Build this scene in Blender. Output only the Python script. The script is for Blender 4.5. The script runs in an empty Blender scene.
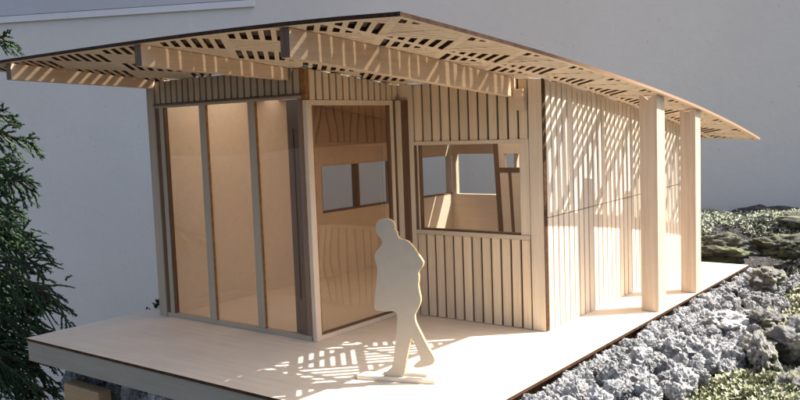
import bpy, bmesh, math, random
import numpy as np
from mathutils import Vector, Matrix, noise as mnoise
rnd = random.Random(7)
sc = bpy.context.scene
COL = sc.collection

# ------------------------------------------------------------------ materials
def nmat(name):
    m = bpy.data.materials.new(name); m.use_nodes = True
    nt = m.node_tree; b = nt.nodes['Principled BSDF']
    return m, nt, b
def N(nt, t, **kw):
    n = nt.nodes.new(t)
    for k, v in kw.items():
        if k.startswith('_'): setattr(n, k[1:], v)
        else: n.inputs[k.replace('__', ' ')].default_value = v
    return n
def ramp(nt, stops):
    r = nt.nodes.new('ShaderNodeValToRGB'); e = r.color_ramp.elements
    e[0].position, e[0].color = stops[0][0], (*stops[0][1], 1)
    e[1].position, e[1].color = stops[-1][0], (*stops[-1][1], 1)
    for p, c in stops[1:-1]:
        x = e.new(p); x.color = (*c, 1)
    return r
def wood(name, c1, c2, grain=(1, 1, 1), fine=900, rough=.55, blot=.12, tonevar=True, bump=.25):
    """pale wood: stretched fine grain, slow blotches, a tone per strip from the mesh"""
    m, nt, b = nmat(name); L = nt.links.new
    tc = N(nt, 'ShaderNodeTexCoord'); mp = N(nt, 'ShaderNodeMapping', Scale=grain)
    L(tc.outputs['Object'], mp.inputs['Vector'])
    n1 = N(nt, 'ShaderNodeTexNoise', Scale=fine, Detail=5, Roughness=.65)
    n2 = N(nt, 'ShaderNodeTexNoise', Scale=fine * .22, Detail=3, Roughness=.55)
    n3 = N(nt, 'ShaderNodeTexNoise', Scale=14, Detail=4, Roughness=.6)
    L(mp.outputs[0], n1.inputs['Vector']); L(mp.outputs[0], n2.inputs['Vector']); L(tc.outputs['Object'], n3.inputs['Vector'])
    mx = N(nt, 'ShaderNodeMix'); mx.data_type = 'FLOAT'; mx.inputs[0].default_value = .5
    L(n1.outputs['Fac'], mx.inputs[2]); L(n2.outputs['Fac'], mx.inputs[3])
    r = ramp(nt, [(.32, c2), (.62, c1)]); L(mx.outputs[0], r.inputs[0])
    mul = N(nt, 'ShaderNodeMath', _operation='MULTIPLY_ADD'); mul.inputs[1].default_value = blot * 2; mul.inputs[2].default_value = 1 - blot
    L(n3.outputs['Fac'], mul.inputs[0])
    hs = N(nt, 'ShaderNodeHueSaturation'); L(r.outputs[0], hs.inputs['Color'])
    if tonevar:
        at = N(nt, 'ShaderNodeAttribute', _attribute_name='tone')
        m2 = N(nt, 'ShaderNodeMath', _operation='MULTIPLY'); L(mul.outputs[0], m2.inputs[0]); L(at.outputs['Fac'], m2.inputs[1])
        L(m2.outputs[0], hs.inputs['Value'])
    else: L(mul.outputs[0], hs.inputs['Value'])
    L(hs.outputs[0], b.inputs['Base Color'])
    b.inputs['Roughness'].default_value = rough
    b.inputs['Specular IOR Level'].default_value = .25
    bp = N(nt, 'ShaderNodeBump', Strength=bump, Distance=.0006); L(mx.outputs[0], bp.inputs['Height']); L(bp.outputs[0], b.inputs['Normal'])
    return m
VG = (1, 1, .04); XG = (.04, 1, 1); YG = (1, .04, 1)
BIRCH, BIRCH2 = (.71, .57, .41), (.585, .45, .305)
M = {}
M['slat']   = wood('slat_wood', BIRCH, BIRCH2, VG)
M['pale']   = wood('sunlit_slat_wood', (.76, .655, .52), (.67, .56, .43), VG)  # paler copy for the long wall, its strong sunlight put into the colour
M['trim']   = wood('trim_wood', (.71, .585, .445), (.60, .48, .35), VG)
M['trimx']  = wood('rail_wood', (.71, .585, .445), (.60, .48, .35), XG)
M['greytrim'] = wood('shaded_screen_wood', (.46, .375, .275), (.38, .30, .215), VG)  # darker wood with the shade on the bay's front put into the colour
M['greyx']  = wood('shaded_rail_wood', (.46, .375, .275), (.38, .30, .215), XG)
M['beam']   = wood('beam_wood', (.68, .52, .37), (.56, .405, .27), YG, blot=.16)
M['post']   = wood('post_wood', (.64, .51, .39), (.48, .365, .265), (1, 1, .03), fine=700, blot=.14)
M['deck']   = wood('deck_ply', (.76, .645, .495), (.64, .525, .385), XG, fine=600, blot=.11, bump=.1)
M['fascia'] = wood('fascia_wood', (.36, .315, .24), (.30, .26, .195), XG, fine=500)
M['board']  = wood('inner_board', (.70, .595, .48), (.64, .535, .42), XG, fine=400, blot=.07, bump=.05)
M['roof']   = wood('roof_ply', (.73, .61, .46), (.63, .51, .37), (.5, .5, 1), fine=500, blot=.08)
M['brown']  = wood('dark_wood_and_shade', (.17, .095, .055), (.10, .055, .032), VG)
M['card2']  = wood('roofing_shade_card', (.12, .085, .06), (.09, .065, .045), (1, 1, 1), tonevar=False)
M['ceil']   = wood('ceiling_board', (.40, .25, .14), (.33, .2, .105), XG)
M['stile']  = wood('brown_stile_wood', (.27, .175, .12), (.19, .12, .085), VG)
M['card']   = wood('figure_card', (.46, .395, .31), (.42, .36, .28), (1, 1, 1), fine=500, blot=.04, bump=.03)
M['cardedge'] = wood('figure_edge', (.70, .50, .24), (.60, .40, .17), (1, 1, 1), blot=.1)
M['stick']  = wood('base_stick_wood', (.70, .63, .50), (.62, .54, .42), XG)
M['block']  = wood('support_block_wood', (.42, .27, .14), (.33, .2, .1), XG)

def burnt(name, c1, c2, far=None):
    m, nt, b = nmat(name); L = nt.links.new
    tc = N(nt, 'ShaderNodeTexCoord'); n = N(nt, 'ShaderNodeTexNoise', Scale=160, Detail=4); L(tc.outputs['Object'], n.inputs['Vector'])
    r = ramp(nt, [(.35, c1), (.68, c2)]); L(n.outputs['Fac'], r.inputs[0])
    if far:   # far end paler: sunlit brightening of the edge painted in
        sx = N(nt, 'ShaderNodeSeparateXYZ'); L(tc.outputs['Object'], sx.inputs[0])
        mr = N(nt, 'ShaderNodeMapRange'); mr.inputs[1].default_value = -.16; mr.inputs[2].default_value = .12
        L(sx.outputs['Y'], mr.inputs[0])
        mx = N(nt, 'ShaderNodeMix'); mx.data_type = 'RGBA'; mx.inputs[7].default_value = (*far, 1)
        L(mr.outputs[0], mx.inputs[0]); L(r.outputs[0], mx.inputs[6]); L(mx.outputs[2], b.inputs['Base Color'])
    else: L(r.outputs[0], b.inputs['Base Color'])
    b.inputs['Roughness'].default_value = .8; b.inputs['Specular IOR Level'].default_value = .1
    return m
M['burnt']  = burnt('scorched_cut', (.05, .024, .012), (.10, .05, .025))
M['eave']   = burnt('scorched_sunlit_eave', (.035, .018, .012), (.07, .038, .022), far=(.42, .25, .15))
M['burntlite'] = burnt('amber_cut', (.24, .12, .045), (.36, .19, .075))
M['amber'] = burnt('bounce_lit_cut', (.66, .51, .34), (.72, .57, .40))  # pale slit walls, bounce light put into the colour
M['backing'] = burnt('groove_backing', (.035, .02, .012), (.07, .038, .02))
M['warmback'] = burnt('sunlit_groove_backing', (.17, .105, .06), (.24, .155, .09))  # paler groove for the long wall, its lit look painted in

def glass(name, tint, ior, wav, gl=.02):
    m, nt, b = nmat(name); L = nt.links.new; nt.nodes.remove(b)
    out = nt.nodes['Material Output']
    tr = N(nt, 'ShaderNodeBsdfTransparent', Color=(*tint, 1)); gs = N(nt, 'ShaderNodeBsdfGlossy', Roughness=gl)
    fr = N(nt, 'ShaderNodeFresnel', IOR=ior); mx = N(nt, 'ShaderNodeMixShader')
    tc = N(nt, 'ShaderNodeTexCoord'); n = N(nt, 'ShaderNodeTexNoise', Scale=wav[0], Detail=1); L(tc.outputs['Object'], n.inputs['Vector'])
    bp = N(nt, 'ShaderNodeBump', Strength=1, Distance=wav[1]); L(n.outputs['Fac'], bp.inputs['Height'])
    L(bp.outputs[0], gs.inputs['Normal'])
    ge = N(nt, 'ShaderNodeNewGeometry'); mm = N(nt, 'ShaderNodeMath', _operation='MULTIPLY_ADD'); mm.inputs[1].default_value = -1; mm.inputs[2].default_value = 1; L(ge.outputs['Backfacing'], mm.inputs[0])
    m3 = N(nt, 'ShaderNodeMath', _operation='MULTIPLY'); L(fr.outputs[0], m3.inputs[0]); L(mm.outputs[0], m3.inputs[1])
    L(m3.outputs[0], mx.inputs[0]); L(tr.outputs[0], mx.inputs[1]); L(gs.outputs[0], mx.inputs[2]); L(mx.outputs[0], out.inputs[0])
    return m
M['acrylic'] = glass('wavy_acrylic', (.93, .87, .80), 2.4, (8, .0034))
M['amberpane'] = glass('amber_acrylic', (.93, .89, .85), 1.8, (6, .0012))
M['pane']    = glass('clear_acrylic', (.96, .95, .93), 1.4, (12, .0003))

def film():
    m, nt, b = nmat('stripe_dimming_film'); t = N(nt, 'ShaderNodeBsdfTransparent', Color=(.45, .43, .40, 1)); nt.links.new(t.outputs[0], nt.nodes['Material Output'].inputs[0]); nt.nodes.remove(b); return m
M['film'] = film()
def vellum():
    m, nt, b = nmat('vellum_sheet'); L = nt.links.new
    t = N(nt, 'ShaderNodeBsdfTranslucent', Color=(.66, .56, .45, 1)); d = N(nt, 'ShaderNodeBsdfDiffuse', Color=(.8, .72, .6, 1))
    mx = N(nt, 'ShaderNodeMixShader'); mx.inputs[0].default_value = .3
    L(t.outputs[0], mx.inputs[1]); L(d.outputs[0], mx.inputs[2]); L(mx.outputs[0], nt.nodes['Material Output'].inputs[0]); nt.nodes.remove(b)
    return m
M['vellum'] = vellum()

def rockmat(name, c1, c2, c3, sc_=60, lichen=None, bump=.004):
    m, nt, b = nmat(name); L = nt.links.new
    tc = N(nt, 'ShaderNodeTexCoord'); oi = N(nt, 'ShaderNodeObjectInfo')
    add = N(nt, 'ShaderNodeVectorMath', _operation='ADD'); L(tc.outputs['Object'], add.inputs[0]); L(oi.outputs['Location'], add.inputs[1])
    n = N(nt, 'ShaderNodeTexNoise', Scale=sc_, Detail=7, Roughness=.7); L(add.outputs[0], n.inputs['Vector'])
    n2 = N(nt, 'ShaderNodeTexNoise', Scale=sc_ * 5, Detail=5, Roughness=.7); L(add.outputs[0], n2.inputs['Vector'])
    v = N(nt, 'ShaderNodeTexVoronoi', Scale=sc_ * 3.2); L(add.outputs[0], v.inputs['Vector'])
    r = ramp(nt, [(.3, c1), (.52, c2), (.72, c3)]); L(n.outputs['Fac'], r.inputs[0])
    last = r.outputs[0]
    rv = N(nt, 'ShaderNodeMath', _operation='MULTIPLY_ADD'); rv.inputs[1].default_value = .5; rv.inputs[2].default_value = .75
    L(oi.outputs['Random'], rv.inputs[0])
    hs = N(nt, 'ShaderNodeHueSaturation'); L(last, hs.inputs['Color']); L(rv.outputs[0], hs.inputs['Value']); last = hs.outputs[0]
    if lichen:
        nl = N(nt, 'ShaderNodeTexNoise', Scale=sc_ * .6, Detail=6, Roughness=.65); L(add.outputs[0], nl.inputs['Vector'])
        rl = ramp(nt, [(.50, (0, 0, 0)), (.58, (1, 1, 1))]); L(nl.outputs['Fac'], rl.inputs[0])
        mx = N(nt, 'ShaderNodeMix'); mx.data_type = 'RGBA'; mx.inputs[7].default_value = (*lichen, 1)
        L(rl.outputs[0], mx.inputs[0]); L(last, mx.inputs[6]); last = mx.outputs[2]
    L(last, b.inputs['Base Color']); b.inputs['Roughness'].default_value = .9; b.inputs['Specular IOR Level'].default_value = .2
    ma = N(nt, 'ShaderNodeMath', _operation='ADD'); L(n2.outputs['Fac'], ma.inputs[0]); L(v.outputs['Distance'], ma.inputs[1])
    bp = N(nt, 'ShaderNodeBump', Strength=.8, Distance=bump); L(ma.outputs[0], bp.inputs['Height']); L(bp.outputs[0], b.inputs['Normal'])
    return m
M['lava']  = rockmat('lava_rock', (.11, .108, .104), (.31, .305, .297), (.54, .53, .515), 1.6, bump=.0006)
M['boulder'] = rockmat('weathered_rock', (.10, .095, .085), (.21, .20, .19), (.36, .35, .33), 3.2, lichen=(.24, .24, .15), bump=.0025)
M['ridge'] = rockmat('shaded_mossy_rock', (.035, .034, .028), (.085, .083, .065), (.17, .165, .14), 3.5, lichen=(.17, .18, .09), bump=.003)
M['earth'] = rockmat('stony_ground', (.03, .028, .025), (.075, .07, .065), (.17, .165, .155), 60, bump=.012)

def leafmat(name, cols):
    m, nt, b = nmat(name); L = nt.links.new
    at = N(nt, 'ShaderNodeAttribute', _attribute_name='tone'); r = ramp(nt, [(i / (len(cols) - 1), c) for i, c in enumerate(cols)])
    L(at.outputs['Fac'], r.inputs[0]); L(r.outputs[0], b.inputs['Base Color'])
    b.inputs['Roughness'].default_value = .6; b.inputs['Specular IOR Level'].default_value = .25
    return m
M['moss'] = leafmat('moss_leaves', [(.10, .10, .055), (.18, .20, .10), (.27, .29, .16), (.36, .34, .21), (.45, .43, .34), (.22, .19, .13)])
M['palemoss'] = leafmat('pale_moss_leaves', [(.15, .16, .10), (.26, .28, .19), (.36, .37, .27), (.42, .42, .34), (.22, .24, .15)])
M['conifer'] = leafmat('conifer_scales', [(.010, .020, .010), (.020, .040, .016), (.034, .064, .022), (.052, .09, .03)])
M['bark'] = rockmat('conifer_bark', (.03, .02, .015), (.06, .04, .03), (.09, .06, .045), 40)
M['sprig'] = leafmat('dry_sprig', [(.24, .28, .33), (.34, .38, .43), (.30, .33, .34)])

def wallmat(name, c, spk=1):
    m, nt, b = nmat(name); L = nt.links.new
    tc = N(nt, 'ShaderNodeTexCoord')
    n = N(nt, 'ShaderNodeTexNoise', Scale=2.2, Detail=5, Roughness=.6); L(tc.outputs['Object'], n.inputs['Vector'])
    n2 = N(nt, 'ShaderNodeTexNoise', Scale=45, Detail=4, Roughness=.7); L(tc.outputs['Object'], n2.inputs['Vector'])
    ma = N(nt, 'ShaderNodeMath', _operation='MULTIPLY_ADD'); ma.inputs[1].default_value = .22; ma.inputs[2].default_value = .84; L(n.outputs['Fac'], ma.inputs[0])
    m2 = N(nt, 'ShaderNodeMath', _operation='MULTIPLY_ADD'); m2.inputs[1].default_value = .10; L(n2.outputs['Fac'], m2.inputs[0]); L(ma.outputs[0], m2.inputs[2])
    hs = N(nt, 'ShaderNodeHueSaturation', Color=(*c, 1)); L(m2.outputs[0], hs.inputs['Value']); L(hs.outputs[0], b.inputs['Base Color'])
    vo = N(nt, 'ShaderNodeTexVoronoi', Scale=26); L(tc.outputs['Object'], vo.inputs['Vector'])
    sp_ = N(nt, 'ShaderNodeMath', _operation='LESS_THAN'); sp_.inputs[1].default_value = .07; L(vo.outputs['Distance'], sp_.inputs[0])
    mp2 = N(nt, 'ShaderNodeMapping', Scale=(1, 1, .25)); L(tc.outputs['Object'], mp2.inputs['Vector'])
    n4 = N(nt, 'ShaderNodeTexNoise', Scale=9, Detail=8, Roughness=.72); L(mp2.outputs[0], n4.inputs['Vector'])
    rs = ramp(nt, [(.60, (0, 0, 0)), (.72, (.5, .5, .5))]); L(n4.outputs['Fac'], rs.inputs[0])
    x1_ = N(nt, 'ShaderNodeMix'); x1_.data_type = 'RGBA'; x1_.inputs[7].default_value = (c[0] * 1.25, c[1] * 1.25, c[2] * 1.25, 1); L(rs.outputs[0], x1_.inputs[0]); L(hs.outputs[0], x1_.inputs[6])
    m5 = N(nt, 'ShaderNodeMath', _operation='MULTIPLY'); m5.inputs[1].default_value = .35; L(sp_.outputs[0], m5.inputs[0])
    x2_ = N(nt, 'ShaderNodeMix'); x2_.data_type = 'RGBA'; x2_.inputs[7].default_value = (c[0] * .5, c[1] * .5, c[2] * .5, 1); L(m5.outputs[0], x2_.inputs[0]); L(x1_.outputs[2], x2_.inputs[6]); L(x2_.outputs[2], b.inputs['Base Color'])
    b.inputs['Roughness'].default_value = .75
    bp = N(nt, 'ShaderNodeBump', Strength=.22, Distance=.003); L(n2.outputs['Fac'], bp.inputs['Height']); L(bp.outputs[0], b.inputs['Normal'])
    return m
M['wall'] = wallmat('wall_paint', (.62, .585, .53))
M['wallpanel'] = wallmat('panel_paint', (.46, .46, .48))
M['wallline'] = wallmat('white_bead', (.64, .635, .63))

# ------------------------------------------------------------------ mesh builder
class MB:
    def __init__(s): s.v = []; s.f = []; s.m = []; s.t = []; s.mats = []
    def mi(s, mat):
        if mat not in s.mats: s.mats.append(mat)
        return s.mats.index(mat)
    def face(s, pts, mat, tone=1.0):
        i = len(s.v); s.v += [tuple(p) for p in pts]; s.f.append(tuple(range(i, i + len(pts)))); s.m.append(s.mi(mat)); s.t.append(tone)
    def prism(s, poly, zb, zt, mat, side=None, tone=1.0, bot=None):
        """poly: ccw (x,y); zb / zt: number or function of x, y"""
        fb = zb if callable(zb) else (lambda x, y: zb); ft = zt if callable(zt) else (lambda x, y: zt)
        n = len(poly); i = len(s.v)
        s.v += [(x, y, fb(x, y)) for x, y in poly] + [(x, y, ft(x, y)) for x, y in poly]
        a = s.mi(mat); b = s.mi(side or mat); c = s.mi(bot or mat)
        s.f.append(tuple(range(i + n - 1, i - 1, -1))); s.m.append(c)
        s.f.append(tuple(range(i + n, i + 2 * n))); s.m.append(a)
        for k in range(n):
            k2 = (k + 1) % n; s.f.append((i + k, i + k2, i + n + k2, i + n + k)); s.m.append(b)
        s.t += [tone] * (n + 2)
    def box(s, x0, x1, y0, y1, z0, z1, mat, side=None, tone=1.0):
        s.prism([(x0, y0), (x1, y0), (x1, y1), (x0, y1)], z0, z1, mat, side, tone)
    def build(s, name, parent=None, bevel=0, smooth=False):
        me = bpy.data.meshes.new(name); me.from_pydata(s.v, [], s.f)
        for m in s.mats: me.materials.append(M[m])
        me.polygons.foreach_set('material_index', s.m)
        a = me.attributes.new('tone', 'FLOAT', 'FACE'); a.data.foreach_set('value', s.t)
        if smooth: me.polygons.foreach_set('use_smooth', [True] * len(s.f))
        me.update()
        o = bpy.data.objects.new(name, me); COL.objects.link(o)
        if parent:
            o.parent = parent
            p = parent; loc = Vector((0, 0, 0))
            while p: loc += p.location; p = p.parent
            o.location = -loc if parent.parent is None else (0, 0, 0)
        if bevel:
            b = o.modifiers.new('bevel', 'BEVEL'); b.width = bevel; b.segments = 2; b.limit_method = 'ANGLE'; b.angle_limit = 1.0
        return o
def tag(o, label=None, cat=None, group=None, kind=None):
    for k, v in (('label', label), ('category', cat), ('group', group), ('kind', kind)):
        if v: o[k] = v
    return o
def empty(name, loc):
    o = bpy.data.objects.new(name, None); o.location = loc; o.empty_display_size = .05; COL.objects.link(o); return o
def tn(a=.09): return 1 + rnd.uniform(-a, a)

# ------------------------------------------------------------------ roof shape
YK = [-.4078, -.353, -.2556, -.0853, .0792, .2349, .3943, .6593]
ZK = [.3584, .3534, .3432, .3308, .3148, .2946, .2695, .2253]
CO = np.polyfit(YK, ZK, 3)
XE, YF, YB, XW = .092, -.4078, .6593, -.625
def ztop(x, y): return float(np.polyval(CO, y)) + .0115 * (1 - math.exp(-max(0, XE - x) / .2))
TH = .0037
def zsof(x, y): return ztop(x, y) - TH

HOUSE = empty('pavilion_model', (-.25, .1, -.031))
tag(HOUSE, 'pale wooden model pavilion with slatted walls, glazed bay and lattice roof', 'model building')

# ---- deck
b = MB(); b.box(-.5944, .088, -.3715, .600, -.0036, 0, 'deck', 'burnt')
deck = b.build('deck', HOUSE)
b = MB(); b.box(-.5925, .070, -.3703, -.358, -.031, -.0038, 'fascia'); b.box(-.5925, -.582, -.358, .598, -.031, -.0038, 'fascia')
b.box(.066, .0725, -.358, .598, -.031, -.0038, 'brown'); b.build('fascia', deck)  # recessed brown strip paints the shade of the gap under the deck
# ---- roof lattice: square blocks turned 45 degrees, slits running alternately one way and the other
def clip(poly, a, bb, c):           # keep a*x+b*y<=c
    out = []
    for i in range(len(poly)):
        p, q = poly[i], poly[(i + 1) % len(poly)]
        dp, dq = a * p[0] + bb * p[1] - c, a * q[0] + bb * q[1] - c
        if dp <= 0: out.append(p)
        if (dp < 0 < dq) or (dq < 0 < dp):
            t = dp / (dp - dq); out.append((p[0] + (q[0] - p[0]) * t, p[1] + (q[1] - p[1]) * t))
    return out
def area(p): return .5 * sum(p[i][0] * p[(i + 1) % len(p)][1] - p[(i + 1) % len(p)][0] * p[i][1] for i in range(len(p)))
B = .0735; P0, Q0 = .0205, -.005; R2 = math.sqrt(.5)
PUR = B / R2; PW = .0075
purl = [-.3335 + PUR * k for k in range(0, 10)]
BRD = .0075
bands = []; y = YF + BRD
for c in purl:
    if c - PW / 2 > y and c + PW / 2 < YB - BRD: bands.append((y, c - PW / 2)); y = c + PW / 2
bands.append((y, YB - BRD))
STR = (.000, .0105)                  # a solid strip running along the beam
xbands = [(XW + BRD, STR[0]), (STR[1], XE - BRD)]
rb = MB()
def inside(x, y): return (-.523 < x < -.300 and .5745 < y < YB - BRD) or -.5230 < x < -.0100 and (.0100 < y < .5720 or (-.1780 < y <= .0100 and x < -.2360))  # lattice left out over the rooms and rear corner to let sun in
def cell(p0, p1, q0, q1, tone, side='burnt'):
    poly = [((p + q) * R2, (q - p) * R2) for p, q in ((p0, q0), (p1, q0), (p1, q1), (p0, q1))]
    if area(poly) < 0: poly.reverse()
    ys = [p[1] for p in poly]; xs = [p[0] for p in poly]
    for ya, yb in bands:
        if max(ys) <= ya or min(ys) >= yb: continue
        for xa, xb in xbands:
            if max(xs) <= xa or min(xs) >= xb: continue
            pl = clip(clip(clip(clip(poly, 0, 1, yb), 0, -1, -ya), 1, 0, xb), -1, 0, -xa)
            if len(pl) >= 3 and area(pl) > 2e-7:
                mx_, my_ = sum(v[0] for v in pl) / len(pl), sum(v[1] for v in pl) / len(pl)
                if not inside(mx_, my_): rb.prism(pl, zsof, ztop, 'roof', side, tone)
NS, SW, E = 6, .0064, .0040
pit = (B - E) / NS
for i in range(-16, 16):
    for j in range(-16, 16):
        p0 = P0 + i * B; q0 = Q0 + j * B
        cx, cy = (p0 + q0 + B) * R2, (q0 - p0) * R2
        if cx < XW - .1 or cx > XE + .1 or cy < YF - .1 or cy > YB + .1: continue
        t = tn(.05)
        along_p = (i + j) % 2 != 0
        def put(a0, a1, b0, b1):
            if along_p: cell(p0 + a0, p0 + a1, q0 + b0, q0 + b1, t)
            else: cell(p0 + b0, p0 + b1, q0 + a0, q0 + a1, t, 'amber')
        put(0, E, 0, B); put(B - E, B, 0, B)
        e = (B - NS * pit) / 2; x = 0
        for k in range(NS):
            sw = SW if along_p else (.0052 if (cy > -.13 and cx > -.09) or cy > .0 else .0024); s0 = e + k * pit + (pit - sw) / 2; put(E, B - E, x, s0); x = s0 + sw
        put(E, B - E, x, B)
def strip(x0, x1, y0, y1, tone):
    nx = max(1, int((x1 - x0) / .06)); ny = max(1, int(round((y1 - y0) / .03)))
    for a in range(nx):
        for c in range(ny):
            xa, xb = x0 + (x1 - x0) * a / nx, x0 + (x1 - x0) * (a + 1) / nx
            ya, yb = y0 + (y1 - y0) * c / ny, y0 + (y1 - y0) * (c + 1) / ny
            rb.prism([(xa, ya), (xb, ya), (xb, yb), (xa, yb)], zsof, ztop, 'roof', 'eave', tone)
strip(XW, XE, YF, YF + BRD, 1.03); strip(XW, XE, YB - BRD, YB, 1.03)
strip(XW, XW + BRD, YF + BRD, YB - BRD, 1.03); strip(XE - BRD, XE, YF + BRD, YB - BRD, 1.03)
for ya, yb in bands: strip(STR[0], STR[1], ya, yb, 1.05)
for k in range(len(bands) - 1):
    for xa, xb in ((XW + BRD, -.523), (-.523, -.236), (-.236, -.010), (-.010, XE - BRD)):
        if not inside((xa + xb) / 2, bands[k][1]): strip(xa, xb, bands[k][1], bands[k + 1][0], .98)
roof = rb.build('lattice_roof', HOUSE)

# roofing card over the closed roof and sun-blocking corner, and light sheet added over rooms
def sheet(mb, x0, x1, y0, y1, lift, th, mat, side=None):
    n = max(1, round((y1 - y0) / .03)); m = max(1, round((x1 - x0) / .08))
    for k in range(n):
        for j in range(m):
            xa, xb = x0 + (x1 - x0) * j / m, x0 + (x1 - x0) * (j + 1) / m; ya, yb = y0 + (y1 - y0) * k / n, y0 + (y1 - y0) * (k + 1) / n
            mb.prism([(xa, ya), (xb, ya), (xb, yb), (xa, yb)], lambda x, y: ztop(x, y) + lift, lambda x, y: ztop(x, y) + lift + th, mat, side)
for xa, xb, ya, yb in ((XW + .012, -.520, YF + .012, YB - .01), (-.505, -.250, YF + .012, -.168), (-.235, -.035, YF + .012, .018), (-.017, .066, YF + .012, -.135), (-.300, -.010, .573, YB)):  # front corner piece added only to keep sun off the deck
    b = MB(); sheet(b, xa + .0005, xb, ya + .0005, yb - .0005, .0004, .0012, 'card2'); b.build('roofing_shade_card', HOUSE)
for xa, xb, ya, yb in ((-.5198, -.5052, YF + .012, -.19), (-.2498, -.2352, YF + .012, -.170), (-.0348, -.0172, YF + .012, -.012)):  # strips added over the gaps to dim the sun stripes on the beams
    b = MB(); sheet(b, xa, xb, ya, yb, .0007, .0004, 'film')
    b.build('stripe_dimming_film', HOUSE)

# ---- beams, tapering and following the roof above
def beam(xr, y0, y1, zb0, zb1, w=.0115):
    mb = MB(); n = 10; nx = [xr - w, xr]
    for k in range(n):
        ya, yb = y0 + (y1 - y0) * k / n, y0 + (y1 - y0) * (k + 1) / n
        zb = lambda x, y: zb0 + (zb1 - zb0) * (y - y0) / (y1 - y0)
        zt = lambda x, y: zsof(x, y) - .0006
        i = len(mb.v)
        q = [(xr - w, ya), (xr, ya), (xr, yb), (xr - w, yb)]
        mb.v += [(x, y, zb(x, y)) for x, y in q] + [(x, y, zt(x, y)) for x, y in q]
        fs = [(i + 3, i + 2, i + 1, i), (i + 4, i + 5, i + 6, i + 7), (i + 1, i + 2, i + 6, i + 5), (i + 3, i, i + 4, i + 7)]
        ms = ['beam'] * 4
        if k == 0: fs.append((i, i + 1, i + 5, i + 4)); ms.append('brown')  # front end coloured dark for the shade it stands in
        if k == n - 1: fs.append((i + 2, i + 3, i + 7, i + 6)); ms.append('beam')
        for f, m in zip(fs, ms): mb.f.append(f); mb.m.append(mb.mi(m)); mb.t.append(1)
    return mb.build('beam', HOUSE)
beam(-.035, -.4035, -.0045, .3322, .3005)
beam(-.250, -.4045, -.1925, .3405, .3310)
beam(-.520, -.4030, -.1925, .3437, .3360)
b = MB(); b.box(-.0345, -.0215, -.0125, -.0045, .283, .3095, 'beam'); b.build('bracket', HOUSE, .0006)

# ---- posts with a notched head
def post(x0, x1, y0, y1):
    mb = MB(); n = 8; xs = [x0 + (x1 - x0) * k / 6 for k in range(7)]
    prof = [0, -.001, -.003, -.0065, -.003, -.001, 0]
    i = len(mb.v); top = zsof(x0, (y0 + y1) / 2) - .0015
    for y in (y0, y1):
        mb.v += [(x0, y, .0003), (x1, y, .0003)] + [(x, y, top + d + (zsof(x, y) - zsof(x, (y0 + y1) / 2))) for x, d in reversed(list(zip(xs, prof)))]
    L = 9
    mb.f.append(tuple(range(i, i + L))); mb.f.append(tuple(range(i + 2 * L - 1, i + L - 1, -1)))
    for k in range(L): mb.f.append((i + (k + 1) % L, i + k, i + L + k, i + L + (k + 1) % L))
    for _ in range(L + 2): mb.m.append(mb.mi('post')); mb.t.append(1)
    return mb.build('post', HOUSE, .0005)
post(.0580, .0826, .170, .200)
post(.0630, .0862, .318, .342)

# ---- slatted walls (backing board and battens in one part)
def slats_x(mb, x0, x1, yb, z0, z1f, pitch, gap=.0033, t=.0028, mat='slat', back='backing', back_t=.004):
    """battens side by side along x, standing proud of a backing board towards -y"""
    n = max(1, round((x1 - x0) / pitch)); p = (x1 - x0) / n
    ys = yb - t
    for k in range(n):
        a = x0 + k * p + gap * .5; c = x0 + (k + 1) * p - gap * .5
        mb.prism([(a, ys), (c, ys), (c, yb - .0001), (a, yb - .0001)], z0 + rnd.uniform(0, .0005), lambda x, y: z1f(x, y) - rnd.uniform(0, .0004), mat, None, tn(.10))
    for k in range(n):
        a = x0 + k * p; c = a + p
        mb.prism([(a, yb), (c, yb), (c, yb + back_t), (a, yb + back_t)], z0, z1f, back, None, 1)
def slats_y(mb, y0, y1, xb, z0, z1f, pitch, gap=.0033, t=.0028, mat='slat', back='backing', back_t=.004):
    n = max(1, round((y1 - y0) / pitch)); p = (y1 - y0) / n
    xs = xb + t
    for k in range(n):
        a = y0 + k * p + gap * .5; c = y0 + (k + 1) * p - gap * .5
        mb.prism([(xb + .0001, a), (xs, a), (xs, c), (xb + .0001, c)], z0 + rnd.uniform(0, .0005), lambda x, y: z1f(x, y) - rnd.uniform(0, .0004), mat, None, tn(.10))
    for k in range(n):
        a = y0 + k * p; c = a + p
        mb.prism([(xb - back_t, a), (xb, a), (xb, c), (xb - back_t, c)], z0, z1f, back, None, 1)
up = lambda x, y: zsof(x, y) - .001
WX0, WX1, WZ0, WZ1 = -.2005, -.0200, .1165, .2465
b = MB()
slats_x(b, WX0, WX1, .0028, .0004, lambda x, y: WZ0, .0149)
b.build('slatted_wall', HOUSE); b = MB()
slats_x(b, WX0, WX1, .0028, WZ1, up, .0149)
b.build('slatted_wall', HOUSE)
# corner boards next to the window
b = MB()
b.prism([(-.0190, -.0014), (-.0004, -.0014), (-.0004, .0066), (-.0190, .0066)], .0003, up, 'trim', 'trim')
b.box(-.0195, -.0191, -.0006, .006, .0003, .30, 'backing'); b.prism([(-.0003, -.0012), (.0004, -.0012), (.0004, .0066), (-.0003, .0066)], .0003, up, 'burntlite', 'burnt')
b.build('corner_board', HOUSE)
b = MB(); b.prism([(-.2090, -.0012), (-.2013, -.0012), (-.2013, .0068), (-.2090, .0068)], .0003, up, 'trim', 'trim')
b.prism([(-.2340, .0003), (-.2092, .0003), (-.2092, .0066), (-.2340, .0066)], .3047, up, 'trim')
b.build('wall_stile', HOUSE)
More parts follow.
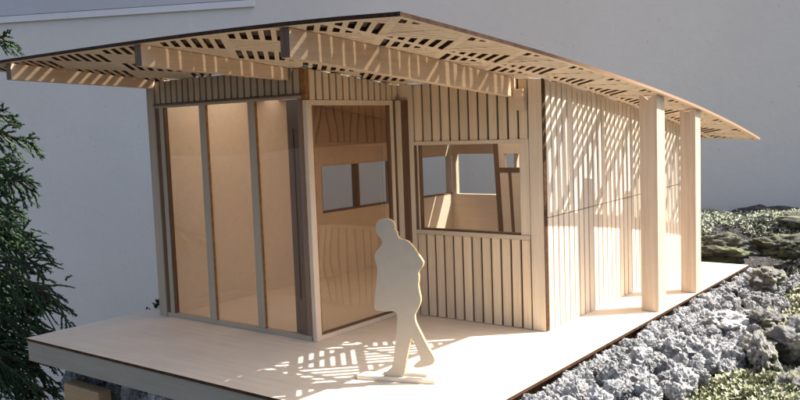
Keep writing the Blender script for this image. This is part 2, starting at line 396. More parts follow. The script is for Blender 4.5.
# long side wall: two storeys of battens meeting at a seam
b = MB()
for ya, yb in ((.0070, .5740),):
    n = 37; p = (yb - ya) / n
    for k in range(n):
        a, c = ya + k * p, ya + (k + 1) * p; g = .0018; t = tn(.08)
        pr = .0032
        s = lambda x, y: .1455 + .012 * y
        b.prism([(-.0038, a + g), (-.0030 + pr, a + g), (-.0030 + pr, c - g), (-.0038, c - g)], .0004, lambda x, y: s(x, y) - .0006, 'pale', None, t)
        b.prism([(-.0038, a + g), (-.0030 + pr, a + g), (-.0030 + pr, c - g), (-.0038, c - g)], lambda x, y: s(x, y) + .0006, up, 'pale', None, t * tn(.03))
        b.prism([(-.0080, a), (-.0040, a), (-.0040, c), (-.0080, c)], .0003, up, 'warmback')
b.build('slatted_wall', HOUSE)
# bands of battens above the glazed bay
BX0, BX1, BY0 = -.5290, -.2265, -.1870
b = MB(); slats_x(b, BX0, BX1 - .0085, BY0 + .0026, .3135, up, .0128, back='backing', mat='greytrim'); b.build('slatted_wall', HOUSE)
b = MB(); slats_y(b, BY0 + .006, -.0004, BX1 - .0030, .3052, up, .0132); b.build('slatted_wall', HOUSE)
b = MB(); b.prism([(BX1 - .0085, BY0 + .0002), (BX1 - .0006, BY0 + .0002), (BX1 - .0006, BY0 + .0058), (BX1 - .0085, BY0 + .0058)], .3060, up, 'burntlite', 'burntlite'); b.build('corner_block', HOUSE)

# ---- window in the slatted wall
b = MB(); f = .0052
b.box(WX0, WX1, -.0022, .0075, WZ0 + .0004, WZ0 + f + .001, 'trimx', 'trimx', .8); b.box(WX0, WX1, -.0010, .0075, WZ1 - f, WZ1 - .0004, 'trimx')
b.box(WX0, WX0 + .0035, -.0008, .0075, WZ0 + f + .001, WZ1 - f, 'brown'); b.box(WX0 + .0035, WX0 + .0060, .0004, .0075, WZ0 + f + .001, WZ1 - f, 'trim'); b.box(WX0 + .0060, WX0 + .0075, .0008, .0075, WZ0 + f + .001, WZ1 - f, 'brown')
b.box(WX1 - .0135, WX1, -.0008, .0075, WZ0 + f + .001, WZ1 - f, 'trim', 'trim')
b.box(WX0 + .0075, WX1 - .0135, .0005, .0072, WZ0 + f + .001, WZ0 + f + .0035, 'brown')
win = b.build('window', HOUSE)
b = MB(); b.box(WX0 + .0075, WX1 - .0135, .0040, .0055, WZ0 + f + .0035, WZ1 - f, 'pane'); b.build('glass_pane', win)

# ---- glazed bay: front screen of three panes
b = MB()
y0, y1 = BY0, BY0 + .007
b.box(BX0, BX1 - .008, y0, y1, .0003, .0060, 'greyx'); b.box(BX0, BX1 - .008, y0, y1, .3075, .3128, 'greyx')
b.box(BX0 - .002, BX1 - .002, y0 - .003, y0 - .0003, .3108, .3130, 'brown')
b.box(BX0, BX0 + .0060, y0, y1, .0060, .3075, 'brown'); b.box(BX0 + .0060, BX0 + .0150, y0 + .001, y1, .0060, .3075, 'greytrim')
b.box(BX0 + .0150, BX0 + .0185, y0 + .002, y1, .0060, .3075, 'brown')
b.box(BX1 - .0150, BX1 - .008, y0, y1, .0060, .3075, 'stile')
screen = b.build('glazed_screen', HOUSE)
for xm in (-.4245, -.3255):
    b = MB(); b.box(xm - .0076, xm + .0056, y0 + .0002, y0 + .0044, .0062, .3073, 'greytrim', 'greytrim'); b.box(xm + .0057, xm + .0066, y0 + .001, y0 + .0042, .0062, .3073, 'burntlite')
    b.build('mullion', screen)
for xa, xb in ((BX0 + .0187, -.4300), (-.4200, -.3310), (-.3210, BX1 - .0177)):
    b = MB(); b.box(xa, xb, y0 + .0046, y0 + .0058, .0062, .3073, 'amberpane'); b.build('glass_pane', screen)
# side screen with its light frame
b = MB(); xa, xb = BX1 - .0065, BX1
YA, YZ = BY0 + .0004, -.0125
b.box(xa, xb, YA, YZ, .0003, .0062, 'trim', 'trim'); b.box(xa, xb, YA, YZ, .2985, .3050, 'trim', 'trim')
b.box(xa, xb - .0001, YA, YA + .0095, .0062, .2985, 'trim', 'trim'); b.box(xa, xb - .0001, YZ - .0065, YZ, .0062, .2985, 'trim', 'trim')
b.box(xa + .001, xb - .0012, YA + .0095, YA + .0125, .0062, .2985, 'burntlite'); b.box(xa + .001, xb - .0012, YZ - .0100, YZ - .0065, .0062, .2985, 'brown')
b.box(xa + .001, xb - .0012, YA + .0125, YZ - .0100, .0062, .0088, 'brown')
side = b.build('glazed_screen', HOUSE)
b = MB(); b.box(xa + .0025, xb - .0025, YA + .0125, YZ - .0100, .0088, .2985, 'acrylic'); b.build('glass_pane', side)
b = MB(); b.box(BX1 - .0075, BX1 - .0067, BY0 - .0006, BY0 + .0066, .0003, .3055, 'burntlite'); b.build('edge_strip', side)
b = MB(); b.box(BX1 - .006, BX1 + .002, -.0118, -.0030, .0003, .3045, 'brown'); b.box(BX1 + .003, BX1 + .0165, -.0030, .0060, .0003, .3045, 'brown')
b.box(BX1 + .0021, BX1 + .0065, -.0100, -.0032, .0003, .3045, 'trim'); b.build('door_jamb', HOUSE)
# dark inner stile behind the screen's last pane
b = MB(); b.box(BX1 - .0430, BX1 - .008, BY0 + .0085, BY0 + .0125, .0014, .3070, 'stile'); b.box(BX1 - .0330, BX1 - .0314, BY0 + .0078, BY0 + .0084, .05, .27, 'backing'); b.build('inner_stile', HOUSE)

# ---- plain walls at the back with ribbon windows
b = MB(); LX0, LX1 = -.5450, -.5250
RZ0, RZ1, RY0, RY1 = .1180, .2050, .1550, .5680
zt = lambda x, y: zsof(x, y) - .001
def wb(mb, x0, x1, y0, y1, z0, z1, mat='board'):
    n = max(1, round((y1 - y0) / .05))
    for k in range(n):
        mb.prism([(x0, y0 + (y1 - y0) * k / n), (x1, y0 + (y1 - y0) * k / n), (x1, y0 + (y1 - y0) * (k + 1) / n), (x0, y0 + (y1 - y0) * (k + 1) / n)], z0, z1, mat)
wb(b, LX0, LX1, BY0 + .008, RY0, .0003, zt); wb(b, LX0, LX1, RY0, .5740, .0003, RZ0); wb(b, LX0, LX1, RY0, .5740, RZ1, zt)
lw = b.build('plain_wall', HOUSE)
b = MB(); ym = [RY0, .258, .361, .464, .5740]
for k, y in enumerate(ym): b.box(LX0 + .004, LX1 - .001, y - (.0022 if k else 0), y + (.0022 if k < 4 else 0), RZ0 + .0026, RZ1 - .0026, 'brown' if k < 3 else 'trim')
b.box(LX0 + .004, LX1 + .0005, RY0, .5740, RZ0 + .0002, RZ0 + .0026, 'brown'); b.box(LX0 + .004, LX1 + .0005, RY0, .5740, RZ1 - .0026, RZ1 - .0002, 'trimx')
fr = b.build('ribbon_window', lw)
for k in range(4):
    b = MB(); b.box(LX0 + .010, LX0 + .0112, ym[k] + .0023, ym[k + 1] - .0023, RZ0 + .0027, RZ1 - .0027, 'pane'); b.build('glass_pane', lw)
b = MB(); RX0, RX1 = -.5150, -.0560
b.prism([(-.5250, .5745), (-.0085, .5745), (-.0085, .5850), (-.5250, .5850)], .0003, RZ0, 'board'); b.prism([(-.5250, .5745), (-.0085, .5745), (-.0085, .5850), (-.5250, .5850)], RZ1, zt, 'board')
for xa, xb in ((-.5250, RX0), (-.3700, -.3640), (-.2150, -.2090), (RX1, -.0085)):
    b.prism([(xa, .5745), (xb, .5745), (xb, .5850), (xa, .5850)], RZ0, RZ1, 'trim')
rw = b.build('plain_wall', HOUSE)
for xa, xb in ((RX0, -.3700), (-.3640, -.2150), (-.2090, RX1)):
    b = MB(); b.box(xa, xb, .5780, .5795, RZ0, RZ1, 'pane'); b.build('glass_pane', rw)
b = MB(); b.prism([(-.5460, BY0 - .002), (-.5295, BY0 - .002), (-.5295, BY0 + .0075), (-.5460, BY0 + .0075)], .0003, up, 'greytrim', 'greytrim'); b.build('corner_board', HOUSE)
# unseen translucent skin added over the rooms to brighten the interior
b = MB()
for y0, y1, x0, x1 in [(-.178 + k * .047, -.178 + (k + 1) * .047, -.523, -.236) for k in range(4)] + [(.010 + k * .0562, .010 + (k + 1) * .0562, -.523, -.010) for k in range(1)]:
    b.face([(x, y, zsof(x, y) + .001) for x, y in ((x0 - .003, y0), (x1 + .003, y0), (x1 + .003, y1), (x0 - .003, y1))], 'vellum')
for k in range(12):
    ya, yb = .0662 + k * .0421, .0662 + (k + 1) * .0421
    b.face([(x, y, zsof(x, y) + .0008) for x, y in ((-.227, ya), (-.0075, ya), (-.0075, yb), (-.227, yb))], 'vellum')
b.build('interior_light_sheet', HOUSE)
b = MB(); b.box(-.5248, -.236, -.1785, .0082, .0004, .0012, 'board'); b.box(-.5248, -.0085, .0083, .5742, .0004, .0012, 'board'); b.build('floor_board', HOUSE)
b = MB(); 
for k in range(12):
    ya, yb = .0662 + k * .0421 - (.008 if k == 0 else 0), .0662 + (k + 1) * .0421
    b.prism([(-.526, ya), (-.225, ya), (-.225, yb), (-.526, yb)], lambda x, y: zsof(x, y) - .003, lambda x, y: zsof(x, y) + .001, 'ceil')
b.build('ceiling', HOUSE)
b = MB(); b.prism([(-.524, -.012), (-.236, -.012), (-.236, .026), (-.524, .026)], lambda x, y: zsof(x, y) - .006, lambda x, y: zsof(x, y) - .0008, 'trimx'); b.build('sun_leak_strip', HOUSE)  # opaque strip added to stop a stray line of sun inside
b = MB(); wb(b, -.5248, -.5215, .105, .5735, .238, lambda x, y: zsof(x, y) - .0045, 'ceil'); b.build('header_board', HOUSE)
# interior screen seen through the window
b = MB(); ys = .235
X = [-.218, -.205, -.1755, -.1700, -.147, -.1405, -.085]
lean = lambda z: (z - .17) * -.045
def ibar(x0, x1, z0, z1, mat, y=ys, t=.006):
    i = len(b.v); b.v += [(x0 + lean(z0), y, z0), (x1 + lean(z0), y, z0), (x1 + lean(z0), y + t, z0), (x0 + lean(z0), y + t, z0), (x0 + lean(z1), y, z1), (x1 + lean(z1), y, z1), (x1 + lean(z1), y + t, z1), (x0 + lean(z1), y + t, z1)]
    for f in ((3, 2, 1, 0), (4, 5, 6, 7), (0, 1, 5, 4), (1, 2, 6, 5), (2, 3, 7, 6), (3, 0, 4, 7)): b.f.append(tuple(i + q for q in f)); b.m.append(b.mi(mat)); b.t.append(1)
ibar(-.212, -.203, .0005, .262, 'brown'); ibar(-.203, -.10, .245, .262, 'brown'); ibar(-.203, -.10, .2185, .2448, 'board', ys + .0005)
ibar(-.203, -.192, .196, .2183, 'board', ys + .0005); ibar(-.203, -.10, .188, .1958, 'brown'); ibar(-.2028, -.1870, .0005, .1878, 'board', ys + .0005)
ibar(-.1868, -.1815, .0005, .1878, 'brown'); ibar(-.1813, -.1660, .0005, .1878, 'board', ys + .0005); ibar(-.1658, -.1610, .0005, .1878, 'brown'); ibar(-.1608, -.10, .0005, .1878, 'board', ys + .0005)
b.build('interior_screen', HOUSE)

# ------------------------------------------------------------------ cut-out figure
FIG = [(-0.0147, 0.1725), (-0.0091, 0.1733), (-0.0037, 0.1717), (-0.0002, 0.1686), (0.0007, 0.1647), (-0.0002, 0.1623), (0.0017, 0.1602), (0.0032, 0.1576), (0.0026, 0.1555), (0.0044, 0.1534), (0.0052, 0.1516), (0.0111, 0.1508), (0.0159, 0.1483), (0.0206, 0.1426), (0.025, 0.1361), (0.0288, 0.1301), (0.0306, 0.127), (0.0285, 0.1218), (0.0243, 0.1178), (0.0249, 0.1112), (0.0238, 0.1033), (0.0249, 0.0954), (0.0261, 0.0902), (0.0255, 0.0850), (0.0238, 0.0809), (0.02, 0.0742), (0.0186, 0.0709), (0.0197, 0.0635), (0.0235, 0.0557), (0.0273, 0.0479), (0.0311, 0.0401), (0.0349, 0.0337), (0.0383, 0.0285), (0.0389, 0.0233), (0.0358, 0.0196), (0.0276, 0.0173), (0.0207, 0.0156), (0.016, 0.0158), (0.0158, 0.0185), (0.0209, 0.0223), (0.0237, 0.0251), (0.022, 0.0304), (0.0195, 0.0369), (0.0162, 0.0448), (0.0145, 0.0487), (0.0126, 0.0432), (0.0103, 0.0338), (0.008, 0.0229), (0.0059, 0.012), (0.0046, 0.0066), (0.0030, 0.0048), (-0.0074, 0.0045), (-0.0144, 0.0049), (-0.0172, 0.0069), (-0.0136, 0.0109), (-0.009, 0.0139), (-0.0069, 0.0194), (-0.0056, 0.0289), (-0.0042, 0.0384), (-0.0021, 0.0493), (-0.0011, 0.06), (-0.0002, 0.0681), (-0.0011, 0.0734), (-0.0047, 0.0754), (-0.0117, 0.0744), (-0.02, 0.0749), (-0.0262, 0.0755), (-0.0245, 0.0887), (-0.0223, 0.1021), (-0.0206, 0.1155), (-0.0209, 0.1235), (-0.0226, 0.1288), (-0.0227, 0.1341), (-0.0202, 0.1395), (-0.0159, 0.1435), (-0.0135, 0.1475), (-0.0147, 0.1514), (-0.0182, 0.1554), (-0.0204, 0.1607), (-0.0202, 0.1659), (-0.0184, 0.1699)]
O = Vector((-.0369, -.2600, 0)); u = Vector((.9435, .3312, 0)); nd = Vector((-.3312, .9435, 0))
fig = empty('walking_figure', O)
tag(fig, 'flat cut-out of a walking man with a bag, standing on a wooden strip', 'figure')
def arc_round(pts):       # one Chaikin pass
    out = []
    for i in range(len(pts)):
        a, c = pts[i], pts[(i + 1) % len(pts)]
        out += [(a[0] * .75 + c[0] * .25, a[1] * .75 + c[1] * .25), (a[0] * .25 + c[0] * .75, a[1] * .25 + c[1] * .75)]
    return out
b = MB(); pts = arc_round(FIG); n = len(pts); T = .0044
fr_ = [O + u * p + Vector((0, 0, z)) - nd * (T / 2) for p, z in pts]; bk = [v + nd * T for v in fr_]
b.v += [tuple(v) for v in fr_ + bk]
b.f.append(tuple(range(n - 1, -1, -1))); b.f.append(tuple(range(n, 2 * n)))
b.m += [b.mi('card')] * 2; b.t += [1, 1]
for k in range(n):
    k2 = (k + 1) % n; b.f.append((k, k2, n + k2, n + k)); b.m.append(b.mi('cardedge')); b.t.append(1)
b.build('silhouette', fig)
b = MB()
P_ = lambda a, d: tuple((O + u * a + nd * d)[:2])
b.prism([P_(-.0475, -.0055), P_(.0395, -.0055), P_(.0395, .0105), P_(-.0475, .0105)], .0002, .0049, 'stick', 'stick')
b.build('base_strip', fig, .0004)
b = MB(); b.prism([P_(-.0200, .0017), P_(.0290, .0017), P_(.0290, .0058), P_(-.0200, .0058)], .0050, .0085, 'stick', 'stick', .9); b.build('foot_cleat', fig, .0003)

# ------------------------------------------------------------------ ground
def sm(a, c, x):
    t = min(1, max(0, (x - a) / (c - a))); return t * t * (3 - 2 * t)
def nz(x, y, s, o=0): return mnoise.noise(Vector((x * s, y * s, o)))
def H(x, y):
    z = -.050
    z += .030 * sm(.14, .34, x) + .03 * sm(.35, .8, x)
    z += .085 * sm(.63, .98, y) * (1 - .25 * sm(.1, -.3, x)) + .018 * sm(.1, .5, y) * sm(.12, .25, x)
    z -= .04 * math.exp(-((x - .155) / .03) ** 2) * sm(.52, .42, y) * sm(-.4, -.1, y) * .15
    r = sm(.09, .14, x) + sm(.60, .66, y); r = min(1, r)
    z += r * (.022 * nz(x, y, 7, 1) + .012 * nz(x, y, 19, 2) + .007 * nz(x, y, 45, 3))
    z += (1 - r) * .004 * nz(x, y, 40, 4)
    drop = max(sm(-.500, -.545, x), sm(-.300, -.345, y) * sm(.16, .02, x), sm(-.55, -.75, y), sm(1.3, 1.55, y))
    jag = .06 * nz(x, y, 22, 6) + .03 * nz(x, y, 50, 7)
    return z * (1 - drop) + drop * -.60 + (jag * drop * (1 - drop) * 4)
nx, ny = 190, 210; x0, x1, yy0, yy1 = -.62, 1.25, -.85, 1.6
b = MB(); V = []
for j in range(ny + 1):
    for i in range(nx + 1):
        x = x0 + (x1 - x0) * i / nx; y = yy0 + (yy1 - yy0) * j / ny
        V.append((x + .006 * nz(x, y, 30, 9), y + .006 * nz(x, y, 30, 10), H(x, y)))
F = [(j * (nx + 1) + i, j * (nx + 1) + i + 1, (j + 1) * (nx + 1) + i + 1, (j + 1) * (nx + 1) + i) for j in range(ny) for i in range(nx)]
b.v = V; b.f = F; b.m = [b.mi('earth')] * len(F); b.t = [1] * len(F)
g = b.build('rocky_ground', smooth=True); tag(g, kind='structure')
b = MB(); b.face([(-30, -30, -.605), (30, -30, -.605), (30, 30, -.605), (-30, 30, -.605)], 'earth'); g = b.build('ground', None); tag(g, kind='structure')

# ------------------------------------------------------------------ rocks
def rockmesh(name, seed, mat, sub=4, rough=1.0, smooth=False):
    bm = bmesh.new(); bmesh.ops.create_icosphere(bm, subdivisions=sub, radius=1)
    o = Vector((seed * 7.3, seed * 3.1, seed * 5.7))
    for v in bm.verts:
        d = v.co.normalized()
        f = 1 + rough * (.34 * mnoise.noise(d * 1.3 + o) + .22 * mnoise.noise(d * 2.9 + o * 2) )
        c = mnoise.noise(d * 5.5 + o * 3); c2 = mnoise.noise(d * 11 + o)
        f += rough * (-.26 * abs(mnoise.noise(d * 3.4 + o * 2)) - .12 * abs(c) + .05 * c2 + .018 * mnoise.noise(d * 21 + o))
        v.co = d * f
    me = bpy.data.meshes.new(name); bm.to_mesh(me); bm.free(); me.materials.append(M[mat])
    me.polygons.foreach_set('use_smooth', [smooth] * len(me.polygons))
    return me
lava = [rockmesh('lava_rock', s + 1, 'lava', 5, 1.15, False) for s in range(9)]
def put_rock(me, name, loc, size, sq=(1, 1, 1)):
    o = bpy.data.objects.new(name, me); COL.objects.link(o); o.location = loc
    o.scale = (size * sq[0], size * sq[1], size * sq[2]); o.rotation_euler = (rnd.uniform(0, 6.3), rnd.uniform(0, 6.3), rnd.uniform(0, 6.3))
    return o
rr = random.Random(11); rnd_keep = rnd; rnd = rr
pts = []; tries = 0
while len(pts) < 222 and tries < 60000:
    tries += 1
    y = rr.uniform(-.50, .62); x = .100 + rr.random() ** 1.3 * .115
    if x > (.20 if y > -.1 else .27) + .02 * math.sin(y * 9): continue
    s = rr.choice((.008, .009, .011, .012, .015, .018)) * (.75 if y > .35 else 1)
    if all((x - a) ** 2 + (y - c) ** 2 > (.68 * (s + d)) ** 2 for a, c, d in pts): pts.append((x, y, s))
for x, y, s in pts:
    zz = H(x, y) + s * .5
    if x < .14: zz = max(zz, -.026 + rr.uniform(-.004, .004)); zz = min(zz, -.0075 - s * .75)
    if x < .21: zz = max(zz, -.030)
    if x - s < .076: x = .076 + s
    o = put_rock(rr.choice(lava), 'lava_rock', (x, y, zz), s * 1.05, (rr.uniform(.85, 1.25), rr.uniform(.85, 1.25), rr.uniform(.75, 1)))
    tag(o, "grey-blue craggy lava rock in the bank of stones along the deck's sunny edge", 'rock', 'lava rocks banked along the deck')
for k in range(74):
    y = -.50 + k * .0150 + rr.uniform(-.004, .004); q = rr.uniform(.0085, .0125)
    o = put_rock(rr.choice(lava), 'lava_rock', (.0930 + rr.uniform(-.003, .006), y, -.0155 + rr.uniform(-.004, .0025)), q, (1, 1, rr.uniform(.8, 1)))
    tag(o, "grey-blue craggy lava rock in the bank of stones along the deck's sunny edge", 'rock', 'lava rocks banked along the deck')
# rocks packed under the front of the deck, in its shadow
for k in range(26):
    s = rr.uniform(.016, .030); x = -.53 + k * .0225 + rr.uniform(-.008, .008)
    o = put_rock(rr.choice(lava), 'lava_rock', (x, -.322 + rr.uniform(-.012, .012), rr.uniform(-.115, -.055)), s)
    tag(o, "dark shaded rock packed under the deck's front edge", 'rock', 'rocks packed under the deck')
# boulders, each its own
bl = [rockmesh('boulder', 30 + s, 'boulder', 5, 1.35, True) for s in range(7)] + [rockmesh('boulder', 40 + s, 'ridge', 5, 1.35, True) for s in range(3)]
BO = [((.285, .125, -.008), .042, (1, 1.5, .8), 'large dark boulder rising out of the moss at the right edge'),
      ((.335, -.010, -.022), .046, (1.1, 1.3, .6), 'broad grey boulder in the lower right corner beside the moss'),
      ((.236, .090, -.018), .022, (.8, 2.4, 1), 'long upright grey stone between the leafy moss and the large boulder'),
      ((.160, .225, -.020), .024, (1.1, 1.4, .8), 'blue-grey rock near the deck below the second post'),
      ((.158, .100, -.024), .020, (1, 1.2, .9), 'blue-grey rock near the deck in front of the first post'),
      ((.205, .240, -.014), .024, (1.2, 1.4, .7), 'flat dark stone between the deck bank and the upper moss'),
      ((.140, .520, -.006), .026, (1, 1.6, .7), 'low grey rock in the bank next to the deck\'s far corner'),
      ((.010, .690, .012), .038, (2.0, 1, .8), 'long dark rock lying behind the far end of the deck'),
      ((-.120, .730, .010), .045, (1.6, 1, .7), 'dark rock behind the deck, mostly hidden by the far post'),
      ((.115, .745, .016), .034, (1.6, 1.1, .7), 'mossy rock at the foot of the far mound'),
      ((.200, .930, .030), .075, (2.0, 1, .55), 'long dark ridge of rock crossing the pale moss at the right edge'),
      ((.345, .290, .004), .034, (1.2, 1.4, .6), 'rounded boulder at the right edge above the large dark one')]
for k, (loc, s, sq, lab) in enumerate(BO):
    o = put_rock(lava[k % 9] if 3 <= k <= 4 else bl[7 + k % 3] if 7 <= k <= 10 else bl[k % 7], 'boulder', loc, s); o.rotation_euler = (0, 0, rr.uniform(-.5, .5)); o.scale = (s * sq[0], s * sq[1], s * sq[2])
    tag(o, lab, 'boulder', 'boulders around the deck')
rnd = rnd_keep

# ------------------------------------------------------------------ moss
def moss(name, region, n, mat, size, lab, seed, lift=.004):
    r = random.Random(seed); mb = MB(); k = 0; tries = 0
    while k < n and tries < n * 8:
        tries += 1
        x = r.uniform(region[0], region[1]); y = r.uniform(region[2], region[3])
        w = region[4](x, y) + .5 * nz(x, y, 26, seed) + .25 * nz(x, y, 60, seed + 1)
        if w < .35: continue
        k += 1; z = H(x, y) + lift * r.uniform(-.3, 2.2) * min(1, w)
        s = size * r.uniform(.35, 1.5); a = r.uniform(0, 6.283); e = r.uniform(-.3, 1.2)
        d = Vector((math.cos(a) * math.cos(e), math.sin(a) * math.cos(e), math.sin(e))); sd = Vector((-math.sin(a), math.cos(a), r.uniform(-.5, .5))) * s * .28
        p = Vector((x, y, z)); m = p + d * s * .55 + Vector((0, 0, s * .1)); q = p + d * s
        mb.face([p - sd * .3, m - sd, q, m + sd], mat, min(.999, max(0, .5 + .42 * nz(x, y, 18, 5 + seed) + r.gauss(0, .27))))
    o = mb.build(name); tag(o, lab, 'moss', None, 'stuff'); return o
def blob(cx, cy, rx, ry): return lambda x, y: 1.15 - math.hypot((x - cx) / rx, (y - cy) / ry)
def anyof(*fs): return lambda x, y: max(f(x, y) for f in fs)
moss('moss', (.14, .34, -.20, .16, anyof(blob(.212, -.02, .060, .16), blob(.30, -.1, .06, .1), blob(.27, .05, .04, .06))), 19000, 'moss', .0060, 'yellow-green leafy moss among the rocks in the lower right', 3)
moss('moss', (.12, .42, .20, .62, anyof(blob(.185, .42, .055, .17), blob(.28, .43, .11, .17), blob(.24, .25, .05, .10))), 26000, 'moss', .0060, 'yellow-green moss bank above the boulders at the right edge', 4)
moss('moss', (-.40, .70, .66, 1.25, anyof(blob(.1, .98, .28, .16), blob(-.16, .98, .22, .2), blob(.1, .72, .09, .04), blob(.4, .8, .2, .2))), 30000, 'palemoss', .0065, 'pale green moss over the far mound behind the deck', 5, .005)

# ------------------------------------------------------------------ conifer sprays
SPR = [((-0.933, -0.2982, 0.4688), (-0.7966, -0.2367, 0.4167)), ((-0.9085, -0.3205, 0.325), (-0.7718, -0.2559, 0.2986)), ((-0.8868, -0.3321, 0.2973), (-0.7244, -0.2493, 0.2568)), ((-0.8754, -0.3403, 0.258), (-0.7106, -0.2599, 0.1788)), ((-0.9376, -0.3162, 0.2216), (-0.7808, -0.2352, 0.2041)), ((-0.9055, -0.3317, 0.2018), (-0.7582, -0.2619, 0.1495)), ((-0.8739, -0.346, 0.1954), (-0.6962, -0.259, 0.0866)), ((-0.9358, -0.3226, 0.1513), (-0.7759, -0.242, 0.108)), ((-0.8615, -0.3576, 0.1184), (-0.6484, -0.2451, -0.0076)), ((-0.934, -0.3297, 0.0744), (-0.7456, -0.2293, 0.0107)), ((-0.8805, -0.3559, 0.0373), (-0.7146, -0.2753, -0.0482)), ((-0.9429, -0.3309, 0.0103), (-0.7829, -0.2466, 0.0004)), ((-0.879, -0.3616, -0.0257), (-0.7164, -0.2851, -0.125)), ((-0.9307, -0.3421, -0.0614), (-0.7684, -0.2591, -0.1001)), ((-0.8769, -0.3696, -0.1124), (-0.7214, -0.2941, -0.1709)), ((-0.904, -0.3376, 0.1378), (-0.7211, -0.2435, 0.0557)), ((-0.9612, -0.3321, -0.1021), (-0.7851, -0.2404, -0.158))]
def tube(mb, pts, r0, r1, mat, tone, sides=5):
    rings = []
    for k, p in enumerate(pts):
        d = (pts[min(k + 1, len(pts) - 1)] - pts[max(k - 1, 0)]).normalized()
        a = d.cross(Vector((.13, .21, 1))).normalized(); c = d.cross(a); r = r0 + (r1 - r0) * k / (len(pts) - 1)
        i = len(mb.v); mb.v += [tuple(p + a * r * math.cos(t) + c * r * math.sin(t)) for t in [6.2832 * q / sides for q in range(sides)]]; rings.append(i)
    for k in range(len(rings) - 1):
        for q in range(sides):
            q2 = (q + 1) % sides; mb.f.append((rings[k] + q, rings[k] + q2, rings[k + 1] + q2, rings[k + 1] + q)); mb.m.append(mb.mi(mat)); mb.t.append(tone)
    mb.f.append(tuple(rings[-1] + q for q in range(sides))); mb.m.append(mb.mi(mat)); mb.t.append(tone)
def cord(mb, p, d, L, r, rg, mat):
    """one scaly branchlet: a beaded, slightly drooping tube"""
    n = 7; pts = []; 
    for k in range(n + 1):
        t = k / n; pts.append(p + d * L * t + Vector((0, 0, -.26 * L * t * t)) + Vector((rg.gauss(0, .0006), rg.gauss(0, .0006), rg.gauss(0, .0006))))
    tube(mb, pts, r, r * .45, mat, min(.99, max(0, rg.gauss(.45, .28))), 5)
    for k in range(1, n):     # scale leaves lying along the cord
        dd = (pts[k + 1 if k < n else k] - pts[k - 1]).normalized(); sd = dd.cross(Vector((rg.uniform(-1, 1), rg.uniform(-1, 1), 1))).normalized()
        for sg in (-1, 1):
            a = pts[k] + sd * sg * r * .5; q = pts[k] + dd * r * 2.6 + sd * sg * r * 1.7
            mb.face([a - dd * r * .8, q, a + dd * r * 1.6], mat, min(.99, max(0, rg.gauss(.5, .28))))
def spray(mb, st, a, c, rg, mat='conifer', r=.0021, dens=1.0):
    a, c = Vector(a), Vector(c); L = (c - a).length; d = (c - a).normalized()
    view = Vector((-.61, .79, 0)); n = (view + Vector((rg.uniform(-.4, .4), rg.uniform(-.4, .4), rg.uniform(.1, .9)))).normalized(); sd = d.cross(n).normalized()
    N_ = 16; pts = [a + d * L * k / N_ + Vector((0, 0, .05 * L * math.sin(3.1416 * k / N_))) for k in range(N_ + 1)]
    tube(st, pts, r * 1.3, r * .6, mat if mat == 'sprig' else 'bark', .4, 5)
    cord(mb, pts[-2], d, L * .09, r, rg, mat)
    for k in range(2, N_):
        t = k / N_
        for sg in (-1, 1):
            if rg.random() > .74 * dens: continue
            ln = L * (.42 * (1 - t) + .15) * rg.uniform(.65, 1.2); an = math.radians(rg.uniform(24, 46))
            bd = (d * math.cos(an) + sd * sg * math.sin(an) + n * rg.uniform(-.3, .3)).normalized()
            cord(mb, pts[k], bd, ln, r * rg.uniform(.8, 1.1), rg, mat)
            for h in (.32, .55, .75):
                if rg.random() < .50 and ln > .03:
                    a2 = math.radians(rg.uniform(24, 40)) * rg.choice((-1, 1)); s2 = bd.cross(n).normalized()
                    cord(mb, pts[k] + bd * ln * h, (bd * math.cos(a2) + s2 * math.sin(a2) + n * rg.uniform(-.25, .25)).normalized(), ln * (.75 - h * .55), r * .85, rg, mat)
rg = random.Random(5)
tree = empty('conifer', (-1.103, -.423, -.60)); tag(tree, 'dark green conifer whose drooping sprays hang in from the left', 'tree')
tr = MB(); tube(tr, [Vector((-1.103 + .01 * math.sin(k), -.423, -.60 + .16 * k)) for k in range(10)], .035, .016, 'bark', .5, 12)
fo = MB(); st = MB()
for a, c in SPR:
    a = Vector(a); tk = Vector((-1.103, -.423, min(.80, a.z + .06)))
    st = MB(); tube(st, [tk, tk.lerp(a, .5) + Vector((0, 0, .012)), a], .005, .0022, 'bark', .5, 6)
    spray(fo, fo, a, a.lerp(Vector(c), .90), rg); st.build('branch', tree, 0, True)
    if a.z < .08:
        off = Vector((rg.uniform(-.05, -.02), rg.uniform(-.02, .05), rg.uniform(-.03, .01))); spray(fo, fo, a + off, Vector(c) + off, rg)
for k in range(14):          # sprays out of the picture on the tree's other sides
    an = k * 2.4; z = -.3 + k * .08
    a = Vector((-1.103 + .1 * math.cos(an), -.423 + .1 * math.sin(an), z)); c = Vector((-1.103 + .27 * math.cos(an), -.423 + .27 * math.sin(an), z - .08))
    if c.x > -.86: continue
    st = MB(); tube(st, [Vector((-1.103, -.423, z + .02)), a], .005, .0022, 'bark', .5, 6); spray(fo, fo, a, c, rg); st.build('branch', tree, 0, True)
tr.build('trunk', tree, 0, True); fo.build('crown', tree)
# a dark sprig peeping out behind the deck's left edge, 
sp = empty('leaf_sprig', (-.612, -.10, -.02)); tag(sp, 'small dark leafy sprig behind the model\'s left rear corner', 'plant')
mb = MB(); s2 = MB(); spray(mb, s2, (-.625, -.15, -.03), (-.592, -.155, .012), rg, 'conifer', .0012); mb.build('leaves', sp); s2.build('stem', sp)
# wooden block half seen in the dark under the deck
b = MB(); b.box(-.520, -.440, -.365, -.345, -.115, -.0525, 'block'); o = b.build('wood_block', None, .002); tag(o, 'brown wooden block standing in the shadow under the deck', 'block')

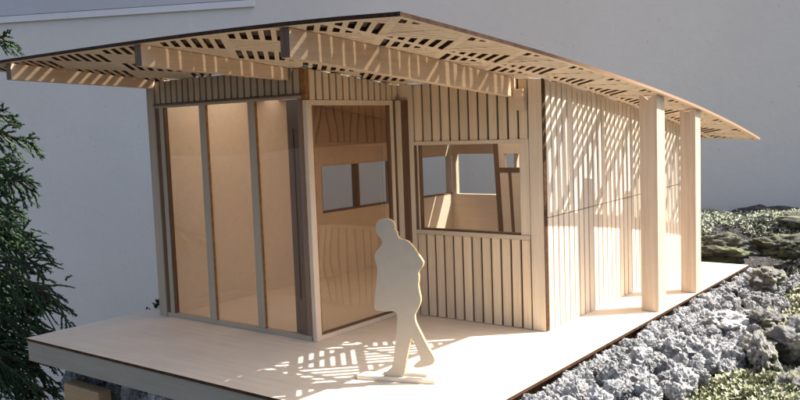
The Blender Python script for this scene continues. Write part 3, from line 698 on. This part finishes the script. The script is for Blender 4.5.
# ------------------------------------------------------------------ painted wall behind
W0 = Vector((-.909, .8805, 0)); wl = Vector((.8906, .4548, 0)); wn = Vector((.4548, -.8906, 0))
wall = empty('painted_wall', (W0.x, W0.y, -.6)); tag(wall, 'smooth blue-grey painted wall behind the model and the tree', 'wall')
def wbox(mb, s0, s1, z0, z1, d0, d1, mat):
    pl = [tuple((W0 + wl * s + wn * d)[:2]) for s, d in ((s0, d0), (s0, d1), (s1, d1), (s1, d0))]
    if area(pl) < 0: pl.reverse()
    mb.prism(pl, z0, z1, mat)
b = MB(); wbox(b, -4, 4, -.60, .95, -.12, 0, 'wall'); b.build('wall_face', wall)
b = MB(); wbox(b, -3, -.394, .6405, .90, .0005, .006, 'wallpanel'); b.build('wall_panel', wall)
b = MB(); wbox(b, -3, -.394, .620, .6385, .0005, .0075, 'wallline'); b.build('bead', wall)

# ------------------------------------------------------------------ light and camera
sun_dir = Vector((.53, .50, 1.0)).normalized()
sl = bpy.data.lights.new('sun', 'SUN'); sl.energy = 3.7; sl.angle = math.radians(.35); sl.color = (1, .972, .925)
so = bpy.data.objects.new('sun', sl); COL.objects.link(so); so.rotation_euler = sun_dir.to_track_quat('Z', 'Y').to_euler(); so.location = (1, 1, 2)
w = bpy.data.worlds.new('World'); sc.world = w; w.use_nodes = True
nt = w.node_tree; bg = nt.nodes['Background']; sky = nt.nodes.new('ShaderNodeTexSky'); sky.sky_type = 'NISHITA'; sky.sun_disc = False; sky.dust_density = 4; sky.air_density = .9
sky.sun_elevation = math.asin(sun_dir.z); sky.sun_rotation = math.atan2(sun_dir.x, sun_dir.y)
nt.links.new(sky.outputs[0], bg.inputs[0]); bg.inputs[1].default_value = .083
cd = bpy.data.cameras.new('camera'); cam = bpy.data.objects.new('camera', cd); COL.objects.link(cam)
R = np.array([[.7931, .6080, -.0363], [.0241, -.0909, -.9956], [-.6086, .7887, -.0868]])
rows = [R[0], -R[1], -R[2]]
mw = Matrix.Identity(4)
for c in range(3):
    for r in range(3): mw[r][c] = float(rows[c][r])
m3 = mw.to_3x3(); cam.rotation_euler = m3.to_euler(); cam.location = (.4908, -.9335, .2664)
cd.sensor_width = 36; cd.lens = 36 * 827.573 / 800; cd.clip_start = .01; cd.clip_end = 200
sc.camera = cam
vs = sc.view_settings; vs.view_transform = 'Standard'; vs.look = 'None'; vs.exposure = 1.72; vs.gamma = 1
sc.render.engine = 'CYCLES'
cy = sc.cycles; cy.max_bounces = 10; cy.diffuse_bounces = 5; cy.glossy_bounces = 4; cy.transparent_max_bounces = 24; cy.transmission_bounces = 6
cy.use_denoising = True; cy.sample_clamp_indirect = 6; cy.caustics_reflective = False; cy.caustics_refractive = False
